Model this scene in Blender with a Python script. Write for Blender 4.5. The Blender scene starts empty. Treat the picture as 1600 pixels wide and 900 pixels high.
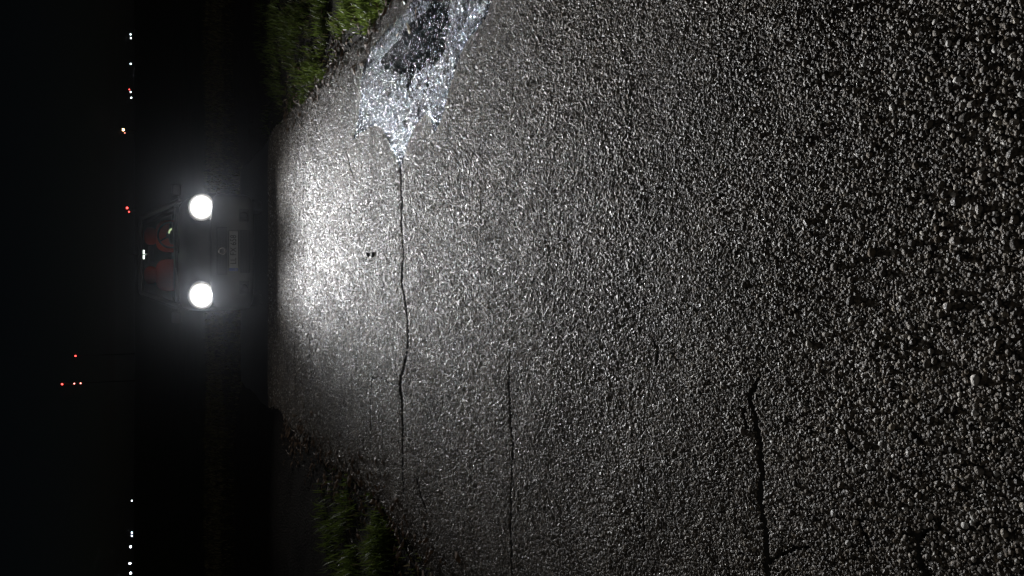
import bpy, bmesh, math, random
import numpy as np
from mathutils import Vector, Matrix

R = math.radians
random.seed(7)
rng = np.random.default_rng(11)
SC = bpy.context.scene
COL = SC.collection

# ------------------------------------------------------------------ camera
CAM_H = 1.6
F_PX, PX_W, PX_H = 1200.0, 1600.0, 900.0
PITCH = math.atan((800 - 209) / F_PX)                 # horizon lies 209 px from the picture's left side
cp, sp = math.cos(PITCH), math.sin(PITCH)
RIGHT = Vector((1, 0, 0)); UPV = Vector((0, sp, cp)); BACK = Vector((0, -cp, sp))
cam_d = bpy.data.cameras.new('camera')
cam_d.sensor_width = 36.0
cam_d.lens = 36.0 * F_PX / PX_W
cam_d.clip_start = 0.05; cam_d.clip_end = 9000
cam = bpy.data.objects.new('camera', cam_d); COL.objects.link(cam)
# phone held upright, picture stored on its side: picture right = down, picture top = right
m3 = Matrix((-UPV, RIGHT, BACK)).transposed()
cam.matrix_world = Matrix.Translation((0, 0, CAM_H)) @ m3.to_4x4()
SC.camera = cam

def ground_px(x, y, z=0.0):
    d = -BACK * F_PX + RIGHT * (450 - y) - UPV * (x - 800)
    t = (z - CAM_H) / d.z
    return (d.x * t, d.y * t)

# ------------------------------------------------------------------ world: dim night sky and an added fill light
w = bpy.data.worlds.new('World'); SC.world = w; w.use_nodes = True
nt = w.node_tree; nt.nodes.clear()
sky = nt.nodes.new('ShaderNodeTexSky'); sky.sky_type = 'NISHITA'; sky.sun_disc = False
sky.sun_elevation = R(52.0); sky.sun_rotation = R(150)
bg = nt.nodes.new('ShaderNodeBackground'); bg.inputs[1].default_value = 0.0003
wo = nt.nodes.new('ShaderNodeOutputWorld')
nt.links.new(sky.outputs[0], bg.inputs[0]); nt.links.new(bg.outputs[0], wo.inputs[0])

fill_sun_d = bpy.data.lights.new('fill_sun', 'SUN'); fill_sun_d.energy = 0.10; fill_sun_d.angle = R(20); fill_sun_d.color = (1, .94, .86)  # faint soft fill, added to lift the dark gaps between the stones
fill_sun = bpy.data.objects.new('fill_sun', fill_sun_d); COL.objects.link(fill_sun); fill_sun.rotation_euler = (R(38), 0, R(-25))

SC.view_settings.view_transform = 'Standard'; SC.view_settings.look = 'None'
SC.view_settings.exposure = 0.0; SC.view_settings.gamma = 1.0; SC.view_settings.use_curve_mapping = False
cy = SC.cycles
cy.use_denoising = True
try: cy.denoiser = 'OPENIMAGEDENOISE'
except Exception: pass
cy.max_bounces = 6; cy.diffuse_bounces = 3; cy.glossy_bounces = 2; cy.transparent_max_bounces = 12
cy.volume_bounces = 0; cy.caustics_reflective = False; cy.caustics_refractive = False
cy.sample_clamp_indirect = 3.0; cy.sample_clamp_direct = 0
cy.light_sampling_threshold = 0.0; w.cycles.sampling_method = 'NONE'
cy.use_adaptive_sampling = True; cy.adaptive_threshold = 0.005

BEAM_W = 5700.0        # each low beam
LENS_STRENGTH = 25.0

# ------------------------------------------------------------------ helpers
def mat(name, col=(0.5, 0.5, 0.5), rough=0.5, metal=0.0, spec=0.5, emit=None, es=0.0):
    m = bpy.data.materials.new(name); m.use_nodes = True
    b = m.node_tree.nodes['Principled BSDF']
    b.inputs['Base Color'].default_value = (*col, 1); b.inputs['Roughness'].default_value = rough
    b.inputs['Metallic'].default_value = metal; b.inputs['Specular IOR Level'].default_value = spec
    if emit:
        m.cycles.emission_sampling = 'FRONT' if name == 'dome_lamp' else 'NONE'
        b.inputs['Emission Color'].default_value = (*emit, 1); b.inputs['Emission Strength'].default_value = es
    return m

def noisy(m, scale=40, amt=0.35, bump=0.0, bscale=None, dist=0.01):
    """break a plain colour up with grain and wear"""
    n = m.node_tree; b = n.nodes['Principled BSDF']
    tc = n.nodes.new('ShaderNodeTexCoord')
    nz = n.nodes.new('ShaderNodeTexNoise'); nz.inputs['Scale'].default_value = scale; nz.inputs['Detail'].default_value = 5
    mr = n.nodes.new('ShaderNodeMapRange'); mr.inputs[1].default_value = 0.3; mr.inputs[2].default_value = 0.7
    mr.inputs[3].default_value = 1 - amt; mr.inputs[4].default_value = 1 + amt
    mx = n.nodes.new('ShaderNodeMix'); mx.data_type = 'RGBA'; mx.blend_type = 'MULTIPLY'; mx.inputs['Factor'].default_value = 1
    mx.inputs['A'].default_value = b.inputs['Base Color'].default_value
    n.links.new(tc.outputs['Object'], nz.inputs['Vector']); n.links.new(nz.outputs['Fac'], mr.inputs[0])
    n.links.new(mr.outputs[0], mx.inputs['B']); n.links.new(mx.outputs['Result'], b.inputs['Base Color'])
    if bump:
        n2 = n.nodes.new('ShaderNodeTexNoise'); n2.inputs['Scale'].default_value = bscale or scale * 3; n2.inputs['Detail'].default_value = 6
        bp = n.nodes.new('ShaderNodeBump'); bp.inputs['Strength'].default_value = bump; bp.inputs['Distance'].default_value = dist
        n.links.new(tc.outputs['Object'], n2.inputs['Vector']); n.links.new(n2.outputs['Fac'], bp.inputs['Height'])
        n.links.new(bp.outputs['Normal'], b.inputs['Normal'])
    return m

def link(o, parent=None, **tags):
    COL.objects.link(o)
    if parent: o.parent = parent
    for k, v in tags.items(): o[k] = v
    return o

def mesh_obj(name, v, f, m, parent=None, smooth=False, **tags):
    me = bpy.data.meshes.new(name)
    me.from_pydata([tuple(map(float, p)) for p in v], [], [tuple(map(int, q)) for q in f]); me.update()
    if smooth: me.polygons.foreach_set('use_smooth', [True] * len(me.polygons))
    me.materials.append(m)
    return link(bpy.data.objects.new(name, me), parent, **tags)

def np_mesh(name, v, f, m, smooth=False):
    """fast mesh from arrays; f is (n,3) or (n,4)"""
    me = bpy.data.meshes.new(name); k = f.shape[1]
    me.vertices.add(len(v)); me.vertices.foreach_set('co', np.asarray(v, np.float32).ravel())
    me.loops.add(f.size); me.loops.foreach_set('vertex_index', f.astype(np.int32).ravel())
    me.polygons.add(len(f)); me.polygons.foreach_set('loop_start', np.arange(0, f.size, k, dtype=np.int32))
    me.polygons.foreach_set('use_smooth', np.full(len(f), smooth))
    me.update(calc_edges=True); me.validate(); me.materials.append(m)
    return me

def bm_obj(name, bm, m, parent=None, smooth=False, bevel=0.0, **tags):
    if bevel:
        bmesh.ops.bevel(bm, geom=list(bm.edges), offset=bevel, segments=2, affect='EDGES', profile=0.6)
    bmesh.ops.recalc_face_normals(bm, faces=list(bm.faces))
    me = bpy.data.meshes.new(name); bm.to_mesh(me); bm.free()
    if smooth: me.polygons.foreach_set('use_smooth', [True] * len(me.polygons))
    me.materials.append(m)
    return link(bpy.data.objects.new(name, me), parent, **tags)

def box_bm(cx, cy_, cz, sx, sy, sz, rx=0, ry=0, rz=0, bm=None):
    bm = bm or bmesh.new()
    M = Matrix.Translation((cx, cy_, cz)) @ Matrix.Rotation(rz, 4, 'Z') @ Matrix.Rotation(ry, 4, 'Y') @ Matrix.Rotation(rx, 4, 'X') @ Matrix.Diagonal((sx, sy, sz, 1))
    bmesh.ops.create_cube(bm, size=1, matrix=M)
    return bm

def tube_mesh(pts, rad, n=10, closed=False):
    """tube through points; rad a number or a list"""
    P = [Vector(p) for p in pts]; v = []; f = []
    L = len(P)
    for i, p in enumerate(P):
        a = P[(i - 1) % L] if (closed or i > 0) else p
        b = P[(i + 1) % L] if (closed or i < L - 1) else p
        t = (b - a).normalized()
        s = t.cross(Vector((0, 0, 1)))
        if s.length < 1e-3: s = t.cross(Vector((0, 1, 0)))
        s.normalize(); u = s.cross(t)
        r = rad[i] if hasattr(rad, '__len__') else rad
        for k in range(n):
            an = 2 * math.pi * k / n
            v.append(p + (s * math.cos(an) + u * math.sin(an)) * r)
    for i in range(L if closed else L - 1):
        for k in range(n):
            j = (i + 1) % L
            f.append((i * n + k, i * n + (k + 1) % n, j * n + (k + 1) % n, j * n + k))
    if not closed:
        f.append(tuple(range(n))[::-1]); f.append(tuple((L - 1) * n + k for k in range(n)))
    return v, f

def tube(name, pts, rad, m, parent=None, n=10, closed=False, **tags):
    v, f = tube_mesh(pts, rad, n, closed)
    return mesh_obj(name, v, f, m, parent, True, **tags)

def loft(name, stations, m, parent=None, n=56, **tags):
    """superellipse sections (y, half width, z bottom, z top, exponent) joined along y"""
    v = []; f = []
    for (y, hw, zb, zt, e) in stations:
        for k in range(n):
            a = 2 * math.pi * (k + 0.5) / n
            c, s = math.cos(a), math.sin(a)
            v.append((hw * math.copysign(abs(c) ** (2 / e), c), y, (zb + zt) / 2 + (zt - zb) / 2 * math.copysign(abs(s) ** (2 / e), s)))
    for i in range(len(stations) - 1):
        for k in range(n):
            f.append((i * n + k, i * n + (k + 1) % n, (i + 1) * n + (k + 1) % n, (i + 1) * n + k))
    f.append(tuple(range(n))[::-1]); L = len(stations) - 1
    f.append(tuple(L * n + k for k in range(n)))
    return mesh_obj(name, v, f, m, parent, True, **tags)

def lathe_v(prof, n=20):
    v = []; f = []
    for (r, z) in prof:
        for k in range(n):
            a = 2 * math.pi * k / n; v.append((r * math.cos(a), r * math.sin(a), z))
    for i in range(len(prof) - 1):
        for k in range(n):
            f.append((i * n + k, i * n + (k + 1) % n, (i + 1) * n + (k + 1) % n, (i + 1) * n + k))
    f.append(tuple(range(n))[::-1]); f.append(tuple((len(prof) - 1) * n + k for k in range(n)))
    return v, f

def fnoise(x, y, seed=0, octs=4, base=1.0):
    """cheap smooth value noise from sines, numpy arrays in and out, about -1..1"""
    r = np.random.default_rng(seed); out = 0; amp = 1; tot = 0
    for o in range(octs):
        for _ in range(3):
            a = r.uniform(0, 2 * math.pi); fr = base * (2.1 ** o) * r.uniform(0.7, 1.4); ph = r.uniform(0, 6.28)
            out = out + amp * np.sin((x * math.cos(a) + y * math.sin(a)) * fr + ph + 1.3 * np.sin((x * math.sin(a) - y * math.cos(a)) * fr * 0.7 + ph * 2))
            tot += amp
        amp *= 0.55
    return out / tot * 1.8

def in_poly(px, py, poly):
    inside = np.zeros(len(px), bool); n = len(poly); j = n - 1
    for i in range(n):
        xi, yi = poly[i]; xj, yj = poly[j]
        c = ((yi > py) != (yj > py)) & (px < (xj - xi) * (py - yi) / (yj - yi + 1e-12) + xi)
        inside ^= c; j = i
    return inside

def seg_dist(px, py, line):
    best = np.full(len(px), 1e9); wid = np.zeros(len(px))
    for (x0, y0, w0), (x1, y1, w1) in zip(line[:-1], line[1:]):
        dx, dy = x1 - x0, y1 - y0
        t = np.clip(((px - x0) * dx + (py - y0) * dy) / (dx * dx + dy * dy + 1e-12), 0, 1)
        d = np.hypot(px - x0 - t * dx, py - y0 - t * dy)
        b = d < best; best = np.where(b, d, best); wid = np.where(b, w0 + t * (w1 - w0), wid)
    return best, wid

# ------------------------------------------------------------------ the road's cracks and wet patch, laid out on the ground
def crack(pts, seed, jit=0.006):
    """pixel polyline -> jagged ground polyline (x, y, half width)"""
    r = random.Random(seed); G = [(*ground_px(x, y), hw) for x, y, hw in pts]; out = []
    for (a, b) in zip(G[:-1], G[1:]):
        L = math.hypot(b[0] - a[0], b[1] - a[1]); n = max(2, int(L / 0.045))
        for i in range(n):
            t = i / n
            out.append((a[0] + (b[0] - a[0]) * t + r.uniform(-jit, jit), a[1] + (b[1] - a[1]) * t + r.uniform(-jit, jit), (a[2] + (b[2] - a[2]) * t) * r.uniform(0.7, 1.3)))
    out.append(G[-1]); return out
CRACKS = [
    crack([(627, 262, .014), (629, 300, .011), (629, 350, .011), (631, 400, .012), (628, 440, .012), (634, 470, .012), (638, 500, .012), (638, 540, .013), (631, 575, .015), (626, 605, .017), (629, 640, .013), (630, 700, .012), (631, 770, .008)], 1, .012),
    crack([(582, 590, .004), (579, 620, .007), (580, 660, .007), (579, 705, .004)], 2, .012),
    crack([(582, 590, .005), (600, 592, .004), (618, 600, .005), (627, 606, .007)], 12, .012),
    crack([(800, 545, .003), (798, 600, .005), (801, 660, .006), (804, 710, .006), (801, 760, .006), (800, 890, .005), (800, 960, .005)], 3, .007),
    crack([(1183, 590, .003), (1172, 620, .006), (1180, 650, .005), (1186, 690, .008), (1190, 740, .006), (1186, 780, .008), (1197, 830, .006), (1200, 900, .008), (1203, 960, .008)], 4, .004),
    crack([(1204, 880, .003), (1235, 858, .003), (1265, 855, .002)], 5, .004),
    crack([(1432, 838, .004), (1436, 870, .004), (1448, 905, .005), (1460, 950, .005)], 6, .003),
    crack([(1436, 838, .003), (1455, 826, .003)], 16, .003),
    crack([(476, 215, .008), (474, 300, .009), (476, 350, .007), (475, 420, .006)], 7, .02),
    crack([(461, 510, .007), (461, 560, .009), (462, 620, .009)], 8, .02),
    crack([(485, 530, .007), (484, 560, .01), (490, 600, .008)], 9, .02),
    crack([(541, 232, .006), (548, 265, .006), (553, 275, .004)], 10, .01),
    crack([(1020, 530, .002), (1028, 545, .004), (1026, 570, .003)], 11, .003),
    crack([(650, 745, .006), (666, 800, .007)], 13, .008),
    crack([(1320, 670, .003), (1328, 700, .003)], 14, .003),
    crack([(1160, 640, .002), (1168, 668, .003)], 15, .003),
    crack([(1340, 812, .002), (1360, 850, .002)], 17, .003),
]
STAR_PX = [(627, 267), (618, 243), (609, 222), (603, 210), (597, 199), (590, 196), (582, 197), (567, 205), (552, 220), (556, 203), (560, 187), (565, 150), (563, 130), (567, 110), (574, 90), (582, 70), (596, 56), (607, 43), (620, 32), (633, 17), (650, -12), (665, -60), (690, -110), (740, -110), (775, -60), (771, -10), (763, 20), (750, 40), (733, 60), (724, 76), (717, 93), (712, 110), (707, 127), (702, 146), (697, 163), (689, 190), (680, 210), (677, 200), (673, 183), (668, 180), (662, 182), (653, 193), (648, 202), (643, 213), (637, 230), (633, 247)]
STAR = [ground_px(*p) for p in STAR_PX]
POOL_PX = [(641, 136), (634, 118), (622, 116), (604, 112), (594, 96), (604, 82), (616, 68), (627, 60), (634, 44), (650, 30), (668, 16), (678, -6), (690, -50), (712, -50), (706, -4), (701, 18), (703, 36), (697, 60), (697, 82), (690, 94), (676, 104), (668, 98), (658, 112), (648, 118), (645, 134)]
POOL = [ground_px(*p) for p in POOL_PX]
STREAKS = [[(607, 160), (604, 148), (611, 132), (613, 136)], [(638, 152), (636, 132), (640, 120), (642, 132)], [(667, 148), (664, 142), (670, 126), (673, 132)], [(637, 200), (630, 190), (636, 186), (643, 189)], [(623, 140), (621, 132), (625, 124)], [(694, 84), (690, 70), (695, 60), (698, 78)], [(656, 178), (653, 172), (658, 164)]]
STREAKS = [[ground_px(*p) for p in s] for s in STREAKS]

def edge_r(y): return 2.02 + 0.05 * fnoise(y, y * 0, 21, 4, 2.2)
def edge_l(y): return -1.60 - 0.26 * np.clip((5.4 - y) / 1.2, 0, 1) + 0.07 * fnoise(y, y * 0, 22, 4, 2.0)

def road_z(x, y):
    z = 0.006 * fnoise(x, y, 31, 3, 1.6)
    z -= 0.02 * np.clip((np.abs(x - 0.2) - 1.3) / 0.6, 0, 1) ** 2
    return z

# ------------------------------------------------------------------ setting materials
M_binder = mat('asphalt_binder', (0.03, 0.029, 0.028), 0.55); noisy(M_binder, 60, .4, 0.7, 260, .006)
M_soil = mat('dark_soil', (0.014, 0.011, 0.008), 0.95, spec=.15); noisy(M_soil, 22, .6, 1.0, 45, .05)
M_field = mat('night_field', (0.011, 0.013, 0.009), 0.95, spec=0.05); noisy(M_field, 0.8, .4)
M_water = mat('puddle_water', (0.006, 0.006, 0.007), 0.03, spec=0.5)

def stone_material():
    m = bpy.data.materials.new('road_stone'); m.use_nodes = True; n = m.node_tree; b = n.nodes['Principled BSDF']
    oi = n.nodes.new('ShaderNodeObjectInfo')
    rp = n.nodes.new('ShaderNodeValToRGB'); cr = rp.color_ramp; cr.interpolation = 'LINEAR'
    cols = [(0, (.080, .070, .058)), (.35, (.130, .113, .093)), (.6, (.180, .155, .126)), (.75, (.165, .130, .092)), (.87, (.27, .245, .215)), (.94, (.36, .31, .235)), (.965, (.66, .64, .60))]
    while len(cr.elements) < len(cols): cr.elements.new(0.5)
    for e, (p, c) in zip(cr.elements, cols): e.position = p; e.color = (*c, 1)
    n.links.new(oi.outputs['Random'], rp.inputs[0])
    at = n.nodes.new('ShaderNodeAttribute'); at.attribute_type = 'INSTANCER'; at.attribute_name = 'wet'
    tc = n.nodes.new('ShaderNodeTexCoord'); nz = n.nodes.new('ShaderNodeTexNoise'); nz.inputs['Scale'].default_value = 2.2; nz.inputs['Detail'].default_value = 5
    n.links.new(tc.outputs['Object'], nz.inputs['Vector'])
    mr = n.nodes.new('ShaderNodeMapRange'); mr.inputs[1].default_value = .3; mr.inputs[2].default_value = .7; mr.inputs[3].default_value = .65; mr.inputs[4].default_value = 1.3
    n.links.new(nz.outputs['Fac'], mr.inputs[0])
    mx = n.nodes.new('ShaderNodeMix'); mx.data_type = 'RGBA'; mx.blend_type = 'MULTIPLY'; mx.inputs['Factor'].default_value = 1
    ta = n.nodes.new('ShaderNodeAttribute'); ta.attribute_type = 'INSTANCER'; ta.attribute_name = 'tone'
    tf = n.nodes.new('ShaderNodeMath'); tf.operation = 'LESS_THAN'; tf.inputs[1].default_value = .01; n.links.new(ta.outputs['Fac'], tf.inputs[0])
    t2 = n.nodes.new('ShaderNodeMath'); t2.operation = 'ADD'; n.links.new(ta.outputs['Fac'], t2.inputs[0]); n.links.new(tf.outputs[0], t2.inputs[1])
    t3 = n.nodes.new('ShaderNodeMath'); t3.operation = 'MULTIPLY'; n.links.new(t2.outputs[0], t3.inputs[0]); n.links.new(mr.outputs[0], t3.inputs[1])
    n.links.new(rp.outputs[0], mx.inputs['A']); n.links.new(t3.outputs[0], mx.inputs['B'])
    wt = n.nodes.new('ShaderNodeMix'); wt.data_type = 'RGBA'; wt.blend_type = 'MULTIPLY'; wt.inputs['B'].default_value = (.2, .24, .34, 1)  # wet stones darken; the blue cast imitates cool light on them
    n.links.new(at.outputs['Fac'], wt.inputs['Factor']); n.links.new(mx.outputs['Result'], wt.inputs['A'])
    n.links.new(wt.outputs['Result'], b.inputs['Base Color'])
    ro = n.nodes.new('ShaderNodeMapRange'); ro.inputs[3].default_value = 0.5; ro.inputs[4].default_value = 0.17
    wn = n.nodes.new('ShaderNodeTexWhiteNoise'); wn.noise_dimensions = '1D'; n.links.new(oi.outputs['Random'], wn.inputs['W'])
    rr = n.nodes.new('ShaderNodeMapRange'); rr.inputs[3].default_value = .38; rr.inputs[4].default_value = .9; n.links.new(wn.outputs['Value'], rr.inputs[0])
    n.links.new(rr.outputs[0], ro.inputs[3])
    r2 = n.nodes.new('ShaderNodeMapRange'); r2.inputs[3].default_value = .11; r2.inputs[4].default_value = .33; n.links.new(wn.outputs['Value'], r2.inputs[0]); n.links.new(r2.outputs[0], ro.inputs[4])
    n.links.new(at.outputs['Fac'], ro.inputs[0]); n.links.new(ro.outputs[0], b.inputs['Roughness'])
    sl = n.nodes.new('ShaderNodeMapRange'); sl.inputs[3].default_value = 0.42; sl.inputs[4].default_value = 0.7
    n.links.new(at.outputs['Fac'], sl.inputs[0]); n.links.new(sl.outputs[0], b.inputs['Specular IOR Level'])
    
    stn = n.nodes.new('ShaderNodeMix'); stn.data_type = 'RGBA'; stn.inputs['A'].default_value = (1, 1, 1, 1); stn.inputs['B'].default_value = (.52, .68, 1, 1)  # bluish glint colour put into the wet stones' highlights
    n.links.new(at.outputs['Fac'], stn.inputs['Factor']); n.links.new(stn.outputs['Result'], b.inputs['Specular Tint']) 
    bp = n.nodes.new('ShaderNodeBump'); bp.inputs['Strength'].default_value = .35; bp.inputs['Distance'].default_value = .15
    n3 = n.nodes.new('ShaderNodeTexNoise'); n3.inputs['Scale'].default_value = 6; n3.inputs['Detail'].default_value = 3
    n.links.new(tc.outputs['Object'], n3.inputs['Vector']); n.links.new(n3.outputs['Fac'], bp.inputs['Height']); n.links.new(bp.outputs['Normal'], b.inputs['Normal'])
    return m
M_stone = stone_material()

# ------------------------------------------------------------------ ground and road
gv = [(-4500, -60, -.12), (4500, -60, -.12), (4500, 6000, -.12), (-4500, 6000, -.12)]
ground = mesh_obj('ground', gv, [(0, 1, 2, 3)], M_field, kind='structure')

def road_mesh():
    ys = list(np.arange(-1.0, 0.6, .2)) + list(np.arange(0.6, 3.6, .02)) + list(np.arange(3.6, 13.5, .035)) + [13.55]
    for c in CRACKS:                                            # finer rows where a crack runs
        lo = min(p[1] for p in c) - .03; hi = max(p[1] for p in c) + .03
        ys += list(np.arange(lo, hi, .007))
    ys = np.unique(np.round(ys, 3))
    keep = [ys[0]]
    for q in ys[1:]:
        if q - keep[-1] > .0045: keep.append(q)
    ys = np.array(keep); nx = 190
    t = np.linspace(0, 1, nx)
    el, er = edge_l(ys), edge_r(ys)
    X = el[:, None] + (er - el)[:, None] * t[None, :]; Y = np.repeat(ys[:, None], nx, 1)
    x, y = X.ravel(), Y.ravel(); z = road_z(x, y)
    for c in CRACKS:
        d, wd = seg_dist(x, y, c); z = z - .022 * np.clip(1.25 - d / np.maximum(wd, .004), 0, 1)
    e = np.minimum(x - np.repeat(el, nx), np.repeat(er, nx) - x)
    z -= .05 * np.clip(1 - e / .03, 0, 1)                        # the broken edge of the tarmac drops to the verge
    ny = len(ys); i = np.arange(ny - 1)[:, None] * nx + np.arange(nx - 1)[None, :]; i = i.ravel()
    return np_mesh('road', np.c_[x, y, z], np.c_[i, i + 1, i + nx + 1, i + nx], M_binder, True)
road = link(bpy.data.objects.new('road', road_mesh()), kind='structure')

# stone shapes shared by everything below
def stone_mesh(name, seed, subdiv=2, m=M_stone):
    r = random.Random(seed); bm = bmesh.new(); bmesh.ops.create_icosphere(bm, subdivisions=subdiv, radius=.5)
    planes = [(Vector((r.gauss(0, 1), r.gauss(0, 1), r.gauss(0, 1))).normalized(), r.uniform(.30, .44)) for _ in range(7)]
    for vv in bm.verts:
        p = vv.co.copy()
        for nrm, d in planes:
            k = p.dot(nrm)
            if k > d: p -= nrm * (k - d) * .85
        vv.co = p * (1 + r.uniform(-.03, .03))
    me = bpy.data.meshes.new(name); bm.to_mesh(me); bm.free()
    me.polygons.foreach_set('use_smooth', [True] * len(me.polygons)); me.materials.append(m)
    return me
STONES = [stone_mesh('stone', 100 + k) for k in range(10)]

# 300 stones that show largest, each a piece of the road of its own
big = []
r_ = random.Random(5); tries = 0
while len(big) < 300 and tries < 20000:
    tries += 1
    px, py = r_.uniform(1080, 1598), r_.uniform(4, 896)
    if r_.random() > ((px - 1000) / 600) ** 1.3: continue
    x, y = ground_px(px, py); d = min(.024, max(.010, r_.lognormvariate(math.log(.0138), .26)))
    if any(math.hypot(x - a, y - b) < (d + c) * .55 for a, b, c in big): continue
    if any(seg_dist(np.array([x]), np.array([y]), c)[0][0] < .012 for c in CRACKS[3:8]): continue
    big.append((x, y, d))
for i, (x, y, d) in enumerate(big):
    o = bpy.data.objects.new('stone', STONES[i % 10]); link(o, road)
    fl = r_.uniform(.6, .85)
    o.location = (x, y, float(road_z(np.array([x]), np.array([y]))[0]) + max(.0045, .34 * d * fl) - .4 * d * fl + r_.uniform(.001, .0035))
    o.rotation_euler = (r_.uniform(-.35, .35), r_.uniform(-.35, .35), r_.uniform(0, 6.28)); o.scale = (d * r_.uniform(.95, 1.35), d, d * fl)

CX_TRACK = .3        # wheel tracks polished by traffic
# the remaining aggregate: hundreds of thousands of stones, one mass
def aggregate():
    zones = [(0.55, 2.2, .0059), (2.2, 3.6, .0073), (3.6, 5.6, .0096), (5.6, 7.4, .0125), (7.4, 10.6, .017)]
    P = []; S = []
    for (y0, y1, s) in zones:
        hw = min(2.3, .62 + .43 * y1) + .35
        nx, ny = int(2 * hw / s), int((y1 - y0) / s)
        gx, gy = np.meshgrid(np.arange(nx), np.arange(ny))
        x = (-hw + (gx + .5 * (gy % 2) + rng.uniform(-.42, .42, gx.shape)) * s).ravel()
        y = (y0 + (gy + .5 + rng.uniform(-.42, .42, gx.shape)) * s).ravel()
        d = s * np.clip(rng.lognormal(.24, .38, len(x)), .55, 2.6)
        P.append(np.c_[x, y]); S.append(d)
    P = np.concatenate(P); S = np.concatenate(S); x, y = P[:, 0], P[:, 1]
    ok = (x > edge_l(y) + .012) & (x < edge_r(y) - .012)
    e = np.minimum(x - edge_l(y), edge_r(y) - x)
    ok &= rng.random(len(x)) < np.clip(.45 + e / .25, 0, 1)      # ravelled edge
    for c in CRACKS:
        x0, x1 = min(p[0] for p in c) - .05, max(p[0] for p in c) + .05
        y0, y1 = min(p[1] for p in c) - .05, max(p[1] for p in c) + .05
        s = np.where((x > x0) & (x < x1) & (y > y0) & (y < y1))[0]
        if len(s):
            dd, wd = seg_dist(x[s], y[s], c); ok[s] &= dd > wd * rng.uniform(.8, 1.9, len(s)) + S[s] * .25
    for (a, b, c) in big:
        s = np.where((np.abs(x - a) < .03) & (np.abs(y - b) < .03))[0]
        ok[s] &= np.hypot(x[s] - a, y[s] - b) > (c + S[s]) * .42
    # small pits where a stone has come loose
    pit = fnoise(x, y, 77, 3, 55); ok &= ~((pit > 1.28) & (rng.random(len(x)) < .75))
    P, S = P[ok], S[ok]; x, y = P[:, 0], P[:, 1]; n = len(x)
    fl = rng.uniform(.42, .68, n)
    jx, jy = rng.normal(0, .003, n), rng.normal(0, .004, n)
    wet = in_poly(x + jx, y + jy, STAR).astype(np.float32)
    tone = 1 + .34 * fnoise(x, y, 79, 4, 1.9) + .16 * (np.exp(-((x - CX_TRACK - .62) / .2) ** 2) + np.exp(-((x - CX_TRACK + .62) / .2) ** 2)) - .06 + .14 * fnoise(x, y, 80, 3, 14)
    pool = in_poly(x, y, POOL)
    for s in STREAKS: pool |= in_poly(x, y, s)
    top = .0036 + rng.normal(0, .0006, n) + .0005 * fnoise(x, y, 78, 2, 30) + .05 * S      # traffic has worn the tops level
    z = road_z(x, y) + top - S * fl * .43
    z -= .0016 * np.clip(fnoise(x, y, 81, 3, 3.2) - .15, 0, 1) * (1 - wet)                              # patches where the bitumen has bled up between the stones
    z = np.where(pool, z - S * rng.uniform(.03, .24, n), z)
    me = bpy.data.meshes.new('aggregate'); me.vertices.add(n); me.vertices.foreach_set('co', np.c_[x, y, z].astype(np.float32).ravel())
    def attr(nm, ty, arr, key):
        a = me.attributes.new(nm, ty, 'POINT'); a.data.foreach_set(key, np.ascontiguousarray(arr).ravel())
    attr('rot', 'FLOAT_VECTOR', np.c_[rng.uniform(-.5, .5, n), rng.uniform(-.5, .5, n), rng.uniform(0, 6.28, n)].astype(np.float32), 'vector')
    attr('scl', 'FLOAT_VECTOR', np.c_[S * rng.uniform(.95, 1.4, n), S * rng.uniform(.85, 1.1, n), S * fl].astype(np.float32), 'vector')
    attr('pick', 'INT', rng.integers(0, 10, n).astype(np.int32), 'value')
    attr('wet', 'FLOAT', wet, 'value'); attr('tone', 'FLOAT', np.clip(tone, .5, 1.6).astype(np.float32), 'value')
    print('aggregate stones', n)
    return me
src = bpy.data.collections.new('stone_shapes')
for k, me in enumerate(STONES):
    src.objects.link(bpy.data.objects.new('stone_shape_%02d' % k, me))
agg = link(bpy.data.objects.new('aggregate', aggregate()), road, kind='stuff')
agg.data.materials.append(M_stone)
ng = bpy.data.node_groups.new('scatter_stones', 'GeometryNodeTree')
ng.interface.new_socket('Geometry', in_out='INPUT', socket_type='NodeSocketGeometry')
ng.interface.new_socket('Geometry', in_out='OUTPUT', socket_type='NodeSocketGeometry')
gi, go = ng.nodes.new('NodeGroupInput'), ng.nodes.new('NodeGroupOutput')
ip = ng.nodes.new('GeometryNodeInstanceOnPoints'); ci = ng.nodes.new('GeometryNodeCollectionInfo')
ci.inputs['Collection'].default_value = src; ci.inputs['Separate Children'].default_value = True; ci.inputs['Reset Children'].default_value = True
ip.inputs['Pick Instance'].default_value = True
def named(nm, ty):
    a = ng.nodes.new('GeometryNodeInputNamedAttribute'); a.data_type = ty; a.inputs[0].default_value = nm; return a.outputs[0]
e2r = ng.nodes.new('FunctionNodeEulerToRotation'); ng.links.new(named('rot', 'FLOAT_VECTOR'), e2r.inputs[0])
ng.links.new(gi.outputs[0], ip.inputs['Points']); ng.links.new(ci.outputs[0], ip.inputs['Instance'])
ng.links.new(named('pick', 'INT'), ip.inputs['Instance Index']); ng.links.new(e2r.outputs[0], ip.inputs['Rotation'])
ng.links.new(named('scl', 'FLOAT_VECTOR'), ip.inputs['Scale']); ng.links.new(ip.outputs[0], go.inputs[0])
agg.modifiers.new('scatter', 'NODES').node_group = ng

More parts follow.
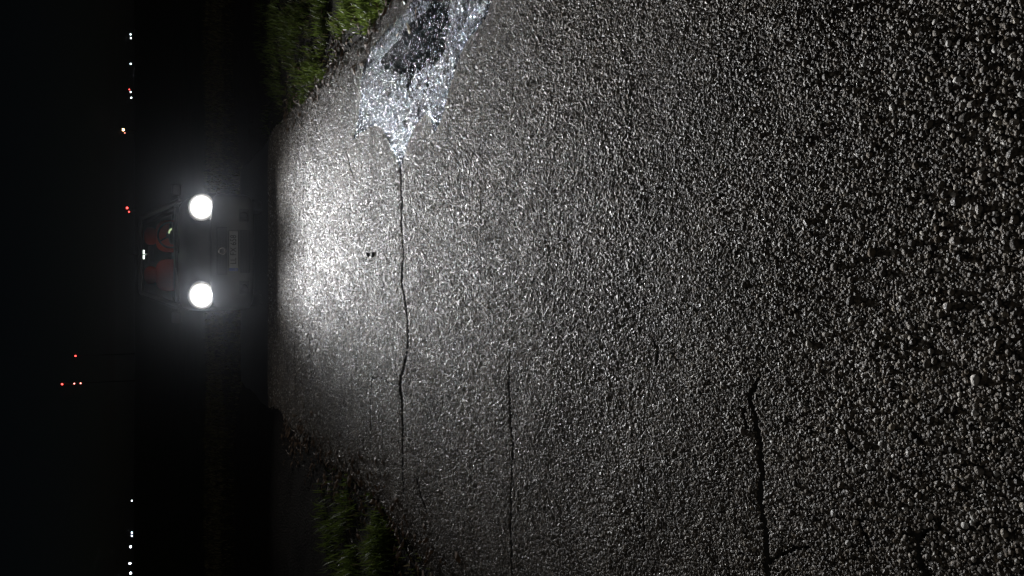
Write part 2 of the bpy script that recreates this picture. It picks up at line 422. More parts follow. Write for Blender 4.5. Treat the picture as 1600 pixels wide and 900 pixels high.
# standing water in the middle of the wet patch
def pool_mesh():
    c = .011; a = np.array(POOL + sum(STREAKS, [])); x0, y0 = a.min(0); x1, y1 = a.max(0); x1 = min(x1, 1.97)
    gx, gy = np.meshgrid(np.arange(x0, x1, c), np.arange(y0, y1, c)); ny, nx = gx.shape
    x, y = gx.ravel(), gy.ravel(); jx = .012 * fnoise(x, y, 90, 2, 25); jy = .012 * fnoise(x, y, 91, 2, 25)
    ins = in_poly(x + jx, y + jy, POOL)
    for s in STREAKS: ins |= in_poly(x + jx, y + jy, s)
    q = (np.arange(ny - 1)[:, None] * nx + np.arange(nx - 1)[None, :]).ravel(); q = q[ins[q]]
    V = np.c_[x + .4 * jx, y + .4 * jy, road_z(x, y) + .0033]
    F = np.c_[q, q + 1, q + nx + 1, q + nx]; used = np.unique(F); remap = np.zeros(len(V), int); remap[used] = np.arange(len(used))
    return np_mesh('puddle', V[used], remap[F], M_water, True)
puddle = link(bpy.data.objects.new('puddle', pool_mesh()), kind='structure')

# ------------------------------------------------------------------ verges and bank
def verge_h(x, y):
    d = np.maximum(x - edge_r(y), edge_l(y) - x)
    return -.03 + .11 * np.clip(d / .9, 0, 1) ** .8 + .03 * fnoise(x, y, 41, 4, 2.5) * np.clip(d / .25, 0, 1)
def grid(name, X, Y, Z, m):
    ny, nx = X.shape; i = (np.arange(ny - 1)[:, None] * nx + np.arange(nx - 1)[None, :]).ravel()
    return link(bpy.data.objects.new(name, np_mesh(name, np.c_[X.ravel(), Y.ravel(), Z.ravel()], np.c_[i, i + 1, i + nx + 1, i + nx], m, True)), kind='structure')
ys = np.arange(2.5, 13.8, .08)
for nm, side in (('verge_right', 1), ('verge_left', -1)):
    t = np.linspace(0, 1, 60) ** 1.5 * 6
    ed = edge_r(ys) if side > 0 else edge_l(ys)
    X = (ed - side * .02)[:, None] + side * t[None, :]; Y = np.repeat(ys[:, None], 60, 1)
    if side < 0: X, Y = X[:, ::-1], Y[:, ::-1]
    Z = verge_h(X.ravel(), Y.ravel()).reshape(X.shape)
    Z = np.where(t[None, :] > 5.2, -.2, Z) if side > 0 else np.where(t[None, ::-1] > 5.2, -.2, Z)
    grid(nm, X, Y, Z, M_soil)
def bank_h(x, y):
    s = np.clip((y - 13.5) / .45, 0, 1)
    return -.06 + .30 * (s * s * (3 - 2 * s)) * np.clip((20 - y) / 3, 0, 1) + .035 * fnoise(x, y, 43, 4, 2)
xs = np.linspace(-9, 10, 120); yb = np.concatenate([np.arange(13.4, 14.1, .04), np.arange(14.1, 20.2, .15)])
X, Y = np.meshgrid(xs, yb)
grid('grass_bank', X, Y, bank_h(X.ravel(), Y.ravel()).reshape(X.shape), M_soil)

def grass_material():
    m = bpy.data.materials.new('grass_blade'); m.use_nodes = True; n = m.node_tree; b = n.nodes['Principled BSDF']
    at = n.nodes.new('ShaderNodeAttribute'); at.attribute_name = 'tint'
    rp = n.nodes.new('ShaderNodeValToRGB'); cr = rp.color_ramp
    cols = [(0, (.19, .15, .085)), (.18, (.13, .125, .045)), (.5, (.10, .145, .028)), (.8, (.14, .20, .035)), (1, (.20, .25, .06))]
    while len(cr.elements) < len(cols): cr.elements.new(.5)
    for e, (p, c) in zip(cr.elements, cols): e.position = p; e.color = (*c, 1)
    n.links.new(at.outputs['Fac'], rp.inputs[0]); n.links.new(rp.outputs[0], b.inputs['Base Color'])
    b.inputs['Roughness'].default_value = .5; b.inputs['Specular IOR Level'].default_value = .2
    tr = n.nodes.new('ShaderNodeBsdfTranslucent'); n.links.new(rp.outputs[0], tr.inputs[0])
    ms = n.nodes.new('ShaderNodeMixShader'); ms.inputs[0].default_value = .35
    n.links.new(b.outputs[0], ms.inputs[1]); n.links.new(tr.outputs[0], ms.inputs[2]); n.links.new(ms.outputs[0], n.nodes['Material Output'].inputs[0])
    return m
M_grass = grass_material()

def blades(name, x, y, z, length, width, tint, label):
    n = len(x); a = rng.uniform(0, 2 * math.pi, n); lean = rng.uniform(.15, 1.15, n)
    dx, dy = np.cos(a), np.sin(a); sx, sy = -dy * width / 2, dx * width / 2
    V = np.zeros((n, 5, 3), np.float32)
    for k, (t, wk) in enumerate(((0, 1.0), (.55, .8))):
        r = length * t * np.sin(lean * (.5 + .5 * t)); h = length * t * np.cos(lean * (.5 + .5 * t))
        for s, q in ((-1, 0), (1, 1)):
            V[:, k * 2 + q, 0] = x + dx * r + s * sx * wk; V[:, k * 2 + q, 1] = y + dy * r + s * sy * wk; V[:, k * 2 + q, 2] = z + h - .01 * (k == 0)
    V[:, 4, 0] = x + dx * length * np.sin(lean); V[:, 4, 1] = y + dy * length * np.sin(lean); V[:, 4, 2] = z + length * np.cos(lean) * .9
    b = np.arange(n)[:, None] * 5
    F = np.concatenate([b + [0, 1, 3], b + [0, 3, 2], b + [2, 3, 4]])
    me = np_mesh(name, V.reshape(-1, 3), F, M_grass, True)
    at = me.attributes.new('tint', 'FLOAT', 'POINT'); at.data.foreach_set('value', np.repeat(tint.astype(np.float32), 5))
    return link(bpy.data.objects.new(name, me), kind='stuff', label=label, category='grass')

def verge_grass(side, n, thresh, y0, y1, reach, label, name):
    y = rng.uniform(y0, y1, n); d = rng.random(n) ** 1.4 * reach - .03
    x = (edge_r(y) + d) if side > 0 else (edge_l(y) - d)
    c = fnoise(x, y, 51 + side, 3, 5.5) + .35 * fnoise(x, y, 61 + side, 2, 1.3)
    ok = rng.random(n) < (np.clip((11 - y) / 3.5, 0, 1) if side > 0 else np.clip((7.4 - y) / 2.2, 0, 1) * np.clip(1.5 - d, 0, 1)) * np.clip(.10 + 1.6 * (c - thresh - .5 * np.clip(1 - d / .18, 0, 1)), .05, 1); x, y, d, c = x[ok], y[ok], d[ok], c[ok]
    L = rng.uniform(.045, .115, len(x)) * (1 + .45 * np.clip(c, -1, 1)) * np.clip(.55 + d / .4, 0, 1.15)
    blades(name, x, y, verge_h(x, y), L, rng.uniform(.006, .012, len(x)), np.clip(.5 + .25 * c + rng.normal(0, .2, len(x)), 0, 1), label)
verge_grass(1, 90000, -.25, 4.2, 13.4, 3.2, 'short bright green grass growing in clumps along the right road edge', 'grass')
verge_grass(-1, 62000, .15, 3.4, 8.0, 2.2, 'sparse dark mossy grass mixed with litter along the left road edge', 'grass')
n = 26000; x = rng.uniform(-7, 8, n); y = 13.45 + rng.random(n) ** 2.2 * 4
blades('grass', x, y, bank_h(x, y), rng.uniform(.05, .12, n), rng.uniform(.008, .014, n), np.clip(rng.normal(.12, .12, n), 0, 1), 'rough olive grass on the low bank behind the parked car')

# dead leaves, twigs and loose grit along the ragged road edges
M_leaf = mat('dead_leaf', (.14, .085, .045), .6); noisy(M_leaf, 30, .5)
M_pale = mat('bleached_leaf', (.34, .31, .27), .6); noisy(M_pale, 30, .3)
def litter(side, n, y0, y1, name, label):
    V = []; F = []
    r = random.Random(60 + side)
    for _ in range(n):
        y = r.uniform(y0, y1); d = r.gauss(.03, .15)
        e = float((edge_r if side > 0 else edge_l)(np.array([y]))[0]); x = e + side * d
        z = float(verge_h(np.array([x]), np.array([y]))[0]) if d > 0 else -.01
        z = max(z, -.015) + .012
        a = r.uniform(0, 6.28); L = r.uniform(.02, .055); W = L * (r.uniform(.06, .12) if r.random() < .45 else r.uniform(.35, .6))
        ca, sa = math.cos(a), math.sin(a); b = len(V); ti = r.uniform(-.5, .5)
        for (u, v_, hh) in ((-L, 0, 0), (-L * .3, -W, .006), (L * .4, -W * .8, .004), (L, 0, ti * L), (L * .4, W * .8, .007), (-L * .3, W, .003), (0, 0, .012)):
            V.append((x + u * ca - v_ * sa, y + u * sa + v_ * ca, z + hh + u * ti * .5))
        for k in range(6): F.append((b + 6, b + k, b + (k + 1) % 6))
    mesh_obj(name, V, F, M_leaf, None, False, kind='stuff', label=label, category='leaf litter')
litter(1, 420, 4.6, 9.4, 'leaf_litter', 'brown leaf and twig litter along the right road edge by the green grass')
litter(-1, 560, 3.8, 9.4, 'leaf_litter', 'dark leaf and twig litter along the left road edge by the mossy grass')

def leaf(px, py, L, W, rz, m, label, name='dead_leaf', lift=.03):
    x, y = ground_px(px, py); V = []; F = []
    N = 7
    for i in range(N):
        t = i / (N - 1); wd = W * math.sin(math.pi * min(1, t * .92 + .06)) ** .8
        for s in (-1, 0, 1): V.append((L * (t - .5), s * wd / 2, .25 * L * (t - .5) ** 2 + abs(s) * wd * .18))
    for i in range(N - 1):
        for s in range(2): F.append((i * 3 + s, i * 3 + s + 1, i * 3 + s + 4, i * 3 + s + 3))
    st, sf = tube_mesh([(L * .48, 0, .015 * L), (L * .62, .02 * L, .03 * L), (L * .8, .07 * L, .02 * L)], L * .018, 5)
    o = mesh_obj(name, V, F, m, None, True, label=label, category='leaf', group='fallen leaves on the verge')
    mesh_obj('stalk', st, sf, m, o, True)
    md = o.modifiers.new('thickness', 'SOLIDIFY'); md.thickness = .0012
    o.location = (x, y, lift); o.rotation_euler = (R(14), R(-10), rz); return o
leaf(593, 833, .075, .04, 1.2, M_pale, 'pale curled leaf lying on the dark litter of the left road edge', lift=.015)
leaf(530, 752, .085, .022, 2.2, M_leaf, 'narrow brown leaf on the ragged left edge beside mossy grass', lift=.02)
leaf(573, 840, .07, .018, .3, M_pale, 'thin bleached leaf standing among the left mossy grass', lift=.04)
leaf(583, 872, .08, .045, 1.9, M_leaf, 'broad brown leaf among green blades of the left verge', lift=.03)
leaf(533, 44, .075, .045, .7, M_pale, 'pale leaf lying under the bright grass of the right verge', lift=.035)
def pebble(px, py, d, m, label):
    x, y = ground_px(px, py); o = bpy.data.objects.new('pebble', stone_mesh('pebble', int(px), 3, m))
    link(o, None, label=label, category='pebble'); o.location = (x, y, d * .25); o.scale = (d * 1.3, d, d * .7); o.rotation_euler = (0.1, .1, px); return o
M_white = mat('white_pebble', (.6, .58, .55), .4); noisy(M_white, 60, .2)
pebble(474, 686, .06, M_white, 'single white pebble on the dark road edge by the left verge')
pebble(636, 1, .05, mat('dark_pebble', (.04, .04, .04), .5), 'dark stone lying by the road edge at the top of the wet patch')
M_droop = mat('dropping', (.01, .01, .01), .7)
for px, lab in ((576, 'small black stone lying alone on the brightly lit tarmac, nearer the car of two'), (584, 'small black stone lying alone on the brightly lit tarmac, farther from the car of two')):
    o = pebble(px, 398, .035, M_droop, lab); o['group'] = 'two black stones on the lit road'

# ------------------------------------------------------------------ the parked car
CX, CY = 0.475, 10.5
car = link(bpy.data.objects.new('parked_car', None), label='small grey hatchback parked on the road with both headlights blazing', category='car')
car.location = (CX, CY, 0)
M_paint = mat('grey_paint', (.085, .084, .082), .32, .35); noisy(M_paint, 6, .12)
M_black = mat('black_plastic', (.018, .018, .02), .5); noisy(M_black, 80, .3)
M_rubber = mat('tyre_rubber', (.015, .015, .015), .8)
M_alloy = mat('wheel_metal', (.35, .35, .36), .35, .8)
M_chrome = mat('chrome', (.8, .8, .82), .12, 1.0)
M_fog = mat('fog_lamp_glass', (.05, .05, .055), .25)
M_seat = mat('red_seat_fabric', (.62, .07, .03), .8); noisy(M_seat, 120, .25)
M_lens = mat('headlight_lens', (.9, .9, .9), .1, emit=(1.0, .97, .92), es=LENS_STRENGTH)
def lens_glow(m):
    n = m.node_tree; b = n.nodes['Principled BSDF']; tc = n.nodes.new('ShaderNodeTexCoord'); ln = n.nodes.new('ShaderNodeVectorMath'); ln.operation = 'LENGTH'
    n.links.new(tc.outputs['Object'], ln.inputs[0])                      # bulb and reflector brightest mid-lens; rim fade put in for soft glare
    mr = n.nodes.new('ShaderNodeMapRange'); mr.interpolation_type = 'SMOOTHSTEP'; mr.inputs[1].default_value = .185; mr.inputs[2].default_value = .06; mr.inputs[3].default_value = .0; mr.inputs[4].default_value = 1.0
    pw = n.nodes.new('ShaderNodeMath'); pw.operation = 'POWER'; pw.inputs[1].default_value = 2.0
    mu = n.nodes.new('ShaderNodeMath'); mu.operation = 'MULTIPLY_ADD'; mu.inputs[1].default_value = LENS_STRENGTH; mu.inputs[2].default_value = .22
    n.links.new(ln.outputs['Value'], mr.inputs[0]); n.links.new(mr.outputs[0], pw.inputs[0]); n.links.new(pw.outputs[0], mu.inputs[0]); n.links.new(mu.outputs[0], b.inputs['Emission Strength'])
lens_glow(M_lens)
M_dome = mat('dome_lamp', (.9, .9, .85), .3, emit=(.9, 1, .9), es=3.0)
M_disp = mat('instrument_glow', (.2, .2, .15), .3, emit=(.85, 1.0, .55), es=.7)
M_plate = mat('plate_white', (.38, .38, .37), .4); noisy(M_plate, 40, .08)
M_blue = mat('plate_blue', (.02, .06, .35), .4)
M_ink = mat('plate_ink', (.01, .01, .012), .5)
def glass_mat():
    m = bpy.data.materials.new('car_glass'); m.use_nodes = True; n = m.node_tree; n.nodes.clear()
    t = n.nodes.new('ShaderNodeBsdfTransparent'); t.inputs[0].default_value = (.82, .88, .85, 1)
    g = n.nodes.new('ShaderNodeBsdfGlossy'); g.inputs['Roughness'].default_value = .02
    f = n.nodes.new('ShaderNodeFresnel'); f.inputs[0].default_value = 1.45
    ms = n.nodes.new('ShaderNodeMixShader'); o = n.nodes.new('ShaderNodeOutputMaterial')
    n.links.new(f.outputs[0], ms.inputs[0]); n.links.new(t.outputs[0], ms.inputs[1]); n.links.new(g.outputs[0], ms.inputs[2]); n.links.new(ms.outputs[0], o.inputs[0])
    return m
M_glass = glass_mat()

body = loft('body', [(0, .60, .29, .61, 5), (.006, .66, .24, .645, 6), (.02, .70, .205, .695, 7), (.045, .725, .185, .716, 7), (.1, .745, .175, .705, 7), (.155, .755, .175, .69, 7), (.195, .76, .175, .73, 6.5), (.225, .765, .175, .82, 6), (.3, .772, .18, .885, 5.5), (.42, .78, .19, .94, 5), (.65, .787, .2, 1.0, 5), (.95, .79, .2, 1.055, 5), (1.2, .795, .2, 1.065, 5), (2.55, .795, .2, 1.07, 5), (2.85, .785, .22, 1.06, 5), (2.98, .74, .28, 1.02, 5), (3.02, .66, .36, .95, 5)], M_paint, car)
# wheel arches cut through the flanks
cut = bmesh.new()
for yy in (.62, 2.45):
    for s in (-1, 1):
        bmesh.ops.create_cone(cut, cap_ends=True, segments=36, radius1=.31, radius2=.31, depth=.34, matrix=Matrix.Translation((s * .72, yy, .27)) @ Matrix.Rotation(R(90), 4, 'Y'))
cme = bpy.data.meshes.new('arch_cut'); cut.to_mesh(cme); cut.free(); cob = bpy.data.objects.new('arch_cut', cme); COL.objects.link(cob)
bm_ = body.modifiers.new('b', 'BOOLEAN'); bm_.object = cob; bm_.solver = 'EXACT'; cob.location = (CX, CY, 0)
bpy.context.view_layer.update()
try:
    nm = bpy.data.meshes.new_from_object(body.evaluated_get(bpy.context.evaluated_depsgraph_get()))
    body.modifiers.clear()
    if len(nm.polygons) > 300: body.data = nm
except Exception as ex: body.modifiers.clear()
bpy.data.objects.remove(cob)
body.data.polygons.foreach_set('use_smooth', [True] * len(body.data.polygons))

for yy in (.62, 2.45):
    for s in (-1, 1):
        wh = link(bpy.data.objects.new('wheel', None), car); wh.location = (s * .64, yy, .275); wh.rotation_euler = (0, R(90), 0)
        v, f = lathe_v([(.17, -.075), (.25, -.082), (.272, -.06), (.276, 0), (.272, .06), (.25, .082), (.17, .075)], 32); mesh_obj('tyre', v, f, M_rubber, wh, True)
        v, f = lathe_v([(.0301, -.085), (.06, -.088), (.15, -.07), (.168, -.084), (.168, .084), (.15, .07), (.06, .088), (.0301, .085)], 24); mesh_obj('rim', v, f, M_alloy, wh, True)

# fascia: grille with slats, badge, plate, intakes
gr = bm_obj('grille', box_bm(0, -.001, .585, .62, .02, .13), M_black, car, bevel=.008)
for k in range(3): bm_obj('slat', box_bm(0, -.013, .548 + k * .037, .58, .008, .012), M_black, gr, bevel=.002)
def disc_tube(r, t, y, z, x=0): return tube_mesh([(x + r * math.cos(a), y, z + r * math.sin(a)) for a in np.linspace(0, 2 * math.pi, 29)[:-1]], t, 8, True)
v, f = disc_tube(.040, .009, -.022, .585); bd = mesh_obj('badge', v, f, M_chrome, car, True)
v, f = lathe_v([(.038, -.006), (.038, .002), (.02, .006)], 24); o = mesh_obj('badge_disc', v, f, M_black, bd, True); o.location = (0, -.016, .585); o.rotation_euler = (R(90), 0, 0)
pl = bm_obj('licence_plate', box_bm(0, -.022, .445, .52, .008, .11), M_plate, car, bevel=.002)
bm_obj('plate_holder', box_bm(0, -.012, .443, .535, .02, .125), M_black, pl, bevel=.003)
bm_obj('blue_band', box_bm(-.237, -.0265, .445, .04, .003, .104), M_blue, pl)
def text_mesh(s, size, m, parent, loc, sx=1.0):
    cu = bpy.data.curves.new('lettering', 'FONT'); cu.body = s; cu.size = size; cu.align_x = 'CENTER'; cu.align_y = 'CENTER'; cu.extrude = .0012
    t = bpy.data.objects.new('t', cu); COL.objects.link(t); bpy.context.view_layer.update()
    me = bpy.data.meshes.new_from_object(t.evaluated_get(bpy.context.evaluated_depsgraph_get())); bpy.data.objects.remove(t)
    me.materials.clear(); me.materials.append(m); me.name = 'lettering'
    o = link(bpy.data.objects.new('lettering', me), parent); o.location = loc; o.rotation_euler = (R(90), 0, 0); o.scale = (sx, 1, 1); return o
text_mesh('LL FX 658', .105, M_ink, pl, (.02, -.0275, .445), .86)
text_mesh('D', .03, M_plate, pl, (-.237, -.029, .415))
bm_obj('frame_edge', box_bm(0, -.027, .5005, .52, .003, .004), M_ink, pl); bm_obj('frame_edge', box_bm(0, -.027, .3895, .52, .003, .004), M_ink, pl)
it = bm_obj('air_intake', box_bm(0, .0, .30, .56, .03, .13), M_black, car, bevel=.01)
for k in range(3): bm_obj('slat', box_bm(0, -.017, .265 + k * .035, .53, .008, .010), M_black, it, bevel=.002)
for s in (-1, 1):
    fr = bm_obj('fog_light_recess', box_bm(s * .47, .006, .315, .17, .03, .12, rz=s * .06), M_black, car, bevel=.012)
    v, f = lathe_v([(.045, 0), (.045, .012), (.03, .02), (.01, .023)], 20); o = mesh_obj('fog_lamp', v, f, M_fog, fr, True); o.location = (s * .47, -.008, .315); o.rotation_euler = (R(90), 0, 0)
tube('bonnet_gap', [(x_, .028 + .02 * (x_ / .5) ** 2, .712) for x_ in np.linspace(-.42, .42, 13)], .006, M_black, car)

# headlights: housing, bright lens, and the low beam itself just in front of the lens
HX, HZ = .570, .812
for s in (-1, 1):
    hl = link(bpy.data.objects.new('headlight', None), car); hl.location = (s * HX, .195, HZ); hl.rotation_euler = (R(90 - 14), 0, s * R(8))
    v, f = lathe_v([(.170, -.12), (.196, -.02), (.192, .004), (.181, .008), (.179, -.01)], 36)
    o = mesh_obj('housing', v, f[:-2], M_chrome, hl, True); o.scale = (1, .9, 1)
    v, f = lathe_v([(.180, -.004), (.165, .010), (.125, .020), (.06, .026), (.01, .028)], 36)  # lens made wide to take in the glare around the lamp
    o = mesh_obj('lens', v, f, M_lens, hl, True); o.scale = (1, .9, 1)
    ld = bpy.data.lights.new('low_beam', 'SPOT'); ld.energy = BEAM_W; ld.color = (.985, .985, 1); ld.shadow_soft_size = .03
    ld.spot_size = R(160); ld.spot_blend = .3; ld.use_nodes = True
    n = ld.node_tree; em = n.nodes['Emission']
    # beam pattern of a dipped headlight: most light just under the cut-off, less towards the ground close by and to the sides
    tc = n.nodes.new('ShaderNodeTexCoord'); sx_ = n.nodes.new('ShaderNodeSeparateXYZ'); n.links.new(tc.outputs['Normal'], sx_.inputs[0])
    def op(kind, a, b=None):
        q = n.nodes.new('ShaderNodeMath'); q.operation = kind
        for k_, v_ in enumerate((a, b)):
            if v_ is None: continue
            if isinstance(v_, (int, float)): q.inputs[k_].default_value = v_
            else: n.links.new(v_, q.inputs[k_])
        return q.outputs[0]
    down = op('EXPONENT', op('MULTIPLY', op('SUBTRACT', op('ABSOLUTE', sx_.outputs[1]), .084), -1 / .12))
    down = op('MINIMUM', down, 1.6)
    lat = op('DIVIDE', op('SUBTRACT', sx_.outputs[0], -.095), .225)
    side = op('ADD', op('MULTIPLY', op('EXPONENT', op('MULTIPLY', op('MULTIPLY', lat, lat), -1)), .95), .05)
    l2 = op('DIVIDE', op('SUBTRACT', sx_.outputs[0], -.03 + s * .12), .19)
    vq = op('DIVIDE', op('SUBTRACT', op('ABSOLUTE', sx_.outputs[1]), .20), .11)
    core = op('MULTIPLY', op('EXPONENT', op('MULTIPLY', op('MULTIPLY', vq, vq), -1)), op('EXPONENT', op('MULTIPLY', op('MULTIPLY', l2, l2), -1)))
    n.links.new(op('ADD', op('MULTIPLY', down, side), op('MULTIPLY', core, .21)), em.inputs['Strength'])
    lo = bpy.data.objects.new('low_beam', ld); COL.objects.link(lo)
    lo.location = (CX + s * HX, CY + .160, HZ); lo.rotation_euler = (R(90), 0, R(180))

# greenhouse
def bar(name, a, b, wx, wy, m, parent):
    a, b = Vector(a), Vector(b); d = b - a; q = d.to_track_quat('Z', 'Y').to_matrix().to_4x4()
    bm = bmesh.new(); bmesh.ops.create_cube(bm, size=1, matrix=Matrix.Translation((a + b) / 2) @ q @ Matrix.Diagonal((wx, wy, d.length, 1)))
    return bm_obj(name, bm, m, parent, bevel=min(wx, wy) * .3)
roof = loft('roof', [(1.50, .50, 1.492, 1.508, 2.5), (1.54, .545, 1.485, 1.522, 3), (1.8, .565, 1.485, 1.545, 3), (2.5, .565, 1.485, 1.545, 3), (2.85, .545, 1.475, 1.52, 3), (2.92, .50, 1.47, 1.49, 2.5)], M_paint, car)
tube('aerial', [(0, 1.62, 1.54), (0, 1.80, 1.72)], [.006, .002], M_black, roof, 6)
for s in (-1, 1):
    bar('pillar', (s * .725, .93, 1.02), (s * .535, 1.55, 1.50), .055, .05, M_paint, car)
    bar('pillar', (s * .775, 1.85, 1.03), (s * .565, 1.85, 1.50), .07, .04, M_black, car)
    bar('pillar', (s * .76, 2.85, 1.02), (s * .545, 2.78, 1.50), .14, .05, M_paint, car)
    mesh_obj('side_window', [(s * .765, 1.0, 1.05), (s * .775, 2.84, 1.05), (s * .555, 2.78, 1.495), (s * .545, 1.56, 1.495)], [(0, 1, 2, 3)], M_glass, car)
    mr_ = bm_obj('door_mirror', box_bm(s * .885, 1.12, 1.07, .16, .09, .12), M_black, car, bevel=.03, smooth=True)
    bm_obj('mirror_arm', box_bm(s * .80, 1.12, 1.04, .08, .05, .03), M_black, mr_, bevel=.006)
    bm_obj('door_handle', box_bm(s * .80, 1.75, .86, .02, .14, .03), M_black, car, bevel=.005)
v = []; f = []
for i in range(7):
    t = i / 6
    for k in range(13):
        u = k / 6 - 1; hw = .70 + (.525 - .70) * t
        v.append((u * hw, .93 + .62 * t + .05 * u * u - .05, 1.035 + .47 * t + .012 * math.sin(math.pi * t)))
for i in range(6):
    for k in range(12): f.append((i * 13 + k, i * 13 + k + 1, (i + 1) * 13 + k + 1, (i + 1) * 13 + k))
mesh_obj('windscreen', v, f, M_glass, car, True)
mesh_obj('rear_window', [(-.68, 2.97, 1.04), (.68, 2.97, 1.04), (.53, 2.88, 1.49), (-.53, 2.88, 1.49)], [(0, 1, 2, 3)], M_glass, car)
bar('rear_sill', (-.7, 2.95, 1.03), (.7, 2.95, 1.03), .06, .06, M_paint, car)
for x0, x1 in ((-.55, .02), (.0, .56)):
    tube('wiper', [(x0, .90, 1.052), (x1, .93, 1.075)], .007, M_black, car, 6)
# interior
loft('dashboard', [(1.0, .55, 1.02, 1.075, 4), (1.08, .66, 1.02, 1.095, 4), (1.25, .66, 1.02, 1.10, 4), (1.34, .6, 1.02, 1.07, 4)], M_black, car)
cw = loft('instrument_cowl', [(1.16, .10, 1.05, 1.12, 3), (1.22, .15, 1.05, 1.15, 3), (1.34, .15, 1.05, 1.16, 3)], M_black, car); cw.location.x = .29
ds = mesh_obj('display', [(.07 * math.cos(a) * (1.0 if q else .62) + .29, 1.17 - .0 * q, 1.115 + .055 * math.sin(a) * (1.0 if q else .6) ) for a in np.linspace(-.5, 1.7, 9) for q in (0, 1)], [(2 * i, 2 * i + 1, 2 * i + 3, 2 * i + 2) for i in range(8)], M_disp, car)
sw = link(bpy.data.objects.new('steering_wheel', None), car); sw.location = (.28, 1.46, 1.13); sw.rotation_euler = (R(64), 0, 0)
v, f = tube_mesh([(.18 * math.cos(a), .18 * math.sin(a), 0) for a in np.linspace(0, 2 * math.pi, 33)[:-1]], .014, 8, True); mesh_obj('rim', v, f, mat('wheel_leather', (.06, .06, .06), .25), sw, True)
v, f = lathe_v([(.06, -.03), (.06, .01), (.03, .02)], 18); mesh_obj('hub', v, f, M_black, sw, True)
for a in (0, 2.1, 4.2): tube('spoke', [(0, 0, -.01), (.17 * math.cos(a), .17 * math.sin(a), 0)], .012, M_black, sw, 6)
for s in (-1, 1):
    st = link(bpy.data.objects.new('front_seat', None), car); st.location = (s * .285, 1.78, 1.0)
    o = loft('backrest', [(0, .215, -.1, .30, 3.2), (.04, .235, -.1, .33, 3.2), (.10, .235, -.1, .33, 3.2), (.15, .20, -.1, .28, 3)], M_seat, st); o.rotation_euler = (R(-12), 0, 0)
    o = loft('headrest', [(0, .09, .32, .45, 2.6), (.03, .125, .30, .47, 2.8), (.08, .125, .30, .47, 2.8), (.11, .09, .32, .45, 2.6)], M_seat, st); o.location = (0, .05, 0); o.rotation_euler = (R(-6), 0, 0)
mi = bm_obj('rear_view_mirror', box_bm(0, 1.36, 1.385, .23, .03, .065, rx=R(-10)), M_black, car, bevel=.01)
tube('mirror_stem', [(0, 1.36, 1.40), (0, 1.48, 1.47)], .01, M_chrome, mi, 8)
for s in (-1, 1): bm_obj('dome_lamp', box_bm(s * .035 + .0, 1.60, 1.472, .055, .08, .02), M_dome, car, bevel=.004)

# ------------------------------------------------------------------ far lights along the horizon
M_pole = mat('lamp_pole', (.012, .012, .013), .6, .5)
def glow(name, c, s): return mat(name, (.8, .8, .8), .3, emit=c, es=s)
G_w = glow('white_lamp_glow', (.85, .93, 1.0), 10); G_wd = glow('dim_lamp_glow', (.8, .85, 1.0), 16); G_b = glow('bright_lamp_glow', (.8, .86, 1), 30)
G_a = glow('amber_lamp_glow', (1, .55, .2), 60); G_r = glow('red_lamp_glow', (1, .06, .05), 7); G_rd = glow('dim_red_lamp_glow', (1, .25, .2), 7)
def at_px(x, y, Y):
    d = -BACK * F_PX + RIGHT * (450 - y) - UPV * (x - 800); t = Y / d.y
    return d.x * t, CAM_H + d.z * t
def far_lamp(px, py, Y, m, name, label, cat, group, hr=.55):
    x, z = at_px(px, py, Y)
    t = link(bpy.data.objects.new(name, None), label=label, category=cat, group=group); t.location = (x, Y, -.12)
    h = z + .12
    tube('pole', [(0, 0, -.3), (0, 0, h * .6), (0, 0, h + .1)], [.16, .12, .09], M_pole, t, 8)
    tube('arm', [(0, 0, h), (0, -.7, h + .25)], .07, M_pole, t, 6)
    v, f = lathe_v([(hr * .35, -hr * .9), (hr * .85, -hr * .5), (hr, 0), (hr * .75, hr * .55), (hr * .2, hr * .75)], 14)
    o = mesh_obj('lamp_head', v, f, m, t, True); o.location = (0, -.7, h)
    return t
for px, py, m in ((204, 54, G_w), (204.5, 60, G_w), (204, 100, G_wd), (204, 144, G_w), (205, 153, G_wd), (206, 832, G_wd), (206, 837, G_wd), (206, 782, G_w)):
    far_lamp(px, py, 800, m, 'street_lamp', 'tiny white street lamp shining far off on the black horizon', 'street lamp', 'far white street lamps')
for px, py in ((204, 854), (203, 880), (204, 895)):
    far_lamp(px, py, 700, G_b, 'street_lamp', 'bright bluish white street lamp, strongest of the far lamps on the horizon', 'street lamp', 'far bright street lamps', .75)
far_lamp(192.5, 203, 700, G_a, 'street_lamp', 'amber street lamp standing a little above the line of far lights', 'street lamp', 'far amber lamps', .8)
far_lamp(195, 208, 760, G_rd, 'street_lamp', 'faint orange lamp just beside the amber street lamp', 'street lamp', 'far amber lamps', .4)
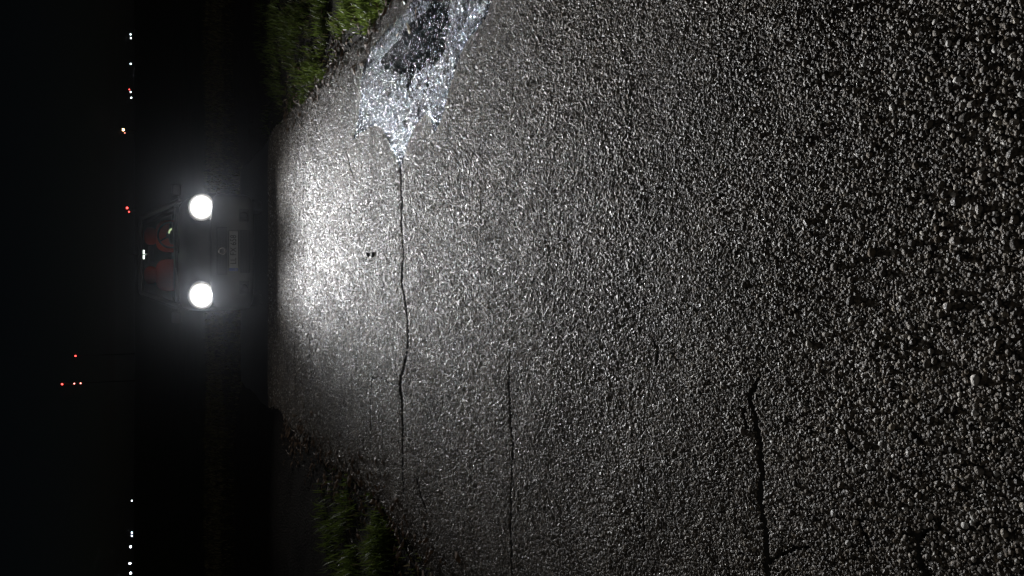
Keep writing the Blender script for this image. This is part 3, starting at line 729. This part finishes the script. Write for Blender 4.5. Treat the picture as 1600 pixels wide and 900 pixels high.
far_lamp(202, 140, 800, G_r, 'signal_lamp', 'small red lamp right beside a white lamp on the horizon', 'signal lamp', 'far red lamps')
far_lamp(198.5, 325, 600, G_r, 'signal_lamp', 'brighter red lamp of a close pair, seen over the car roof side', 'signal lamp', 'far red lamps', .75)
far_lamp(201.5, 331, 600, G_r, 'signal_lamp', 'dimmer red lamp of a close pair, seen over the car roof side', 'signal lamp', 'far red lamps', .5)
def mast(px, py, Y, lamps, label):
    x, z = at_px(px, py, Y); t = link(bpy.data.objects.new('radio_mast', None), label=label, category='mast', group='masts with red warning lights'); t.location = (x, Y, -.12)
    tube('pole', [(0, 0, -1), (0, 0, z * .5), (0, 0, z)], [.9, .6, .3], M_pole, t, 10)
    for (lx, m, r) in lamps:
        _, zz = at_px(lx, py, Y - 2)
        v, f = lathe_v([(r * .5, -r), (r, -r * .4), (r, r * .4), (r * .5, r)], 12); o = mesh_obj('warning_light', v, f, m, t, True); o.location = (0, -2, zz + .12)
        tube('bracket', [(0, 0, zz), (0, -1.5, zz)], .3, M_pole, o, 6).location = (0, 2, -zz)
mast(97, 600, 1200, [(97, G_r, 1.1), (116, G_rd, .8), (126, G_rd, .8)], 'tall dark mast with three stacked lights, the top one red')
mast(118, 556, 1400, [(118, G_r, 1.1)], 'slender dark mast with a single red warning light')

# ------------------------------------------------------------------ thin mist added to give the headlights a halo
M_halo_haze = bpy.data.materials.new('halo_mist'); M_halo_haze.use_nodes = True; hn = M_halo_haze.node_tree; hn.nodes.clear()
pv = hn.nodes.new('ShaderNodeVolumePrincipled'); pv.inputs['Color'].default_value = (.85, .9, 1, 1); pv.inputs['Density'].default_value = .000032; pv.inputs['Anisotropy'].default_value = .95
ho = hn.nodes.new('ShaderNodeOutputMaterial'); hn.links.new(pv.outputs[0], ho.inputs['Volume'])
bmh = box_bm(0, 2900, 55, 9100, 6300, 112.6)
halo_haze = bm_obj('halo_haze', bmh, M_halo_haze, kind='stuff', label='thin mist added over the whole place to give the headlights a halo')
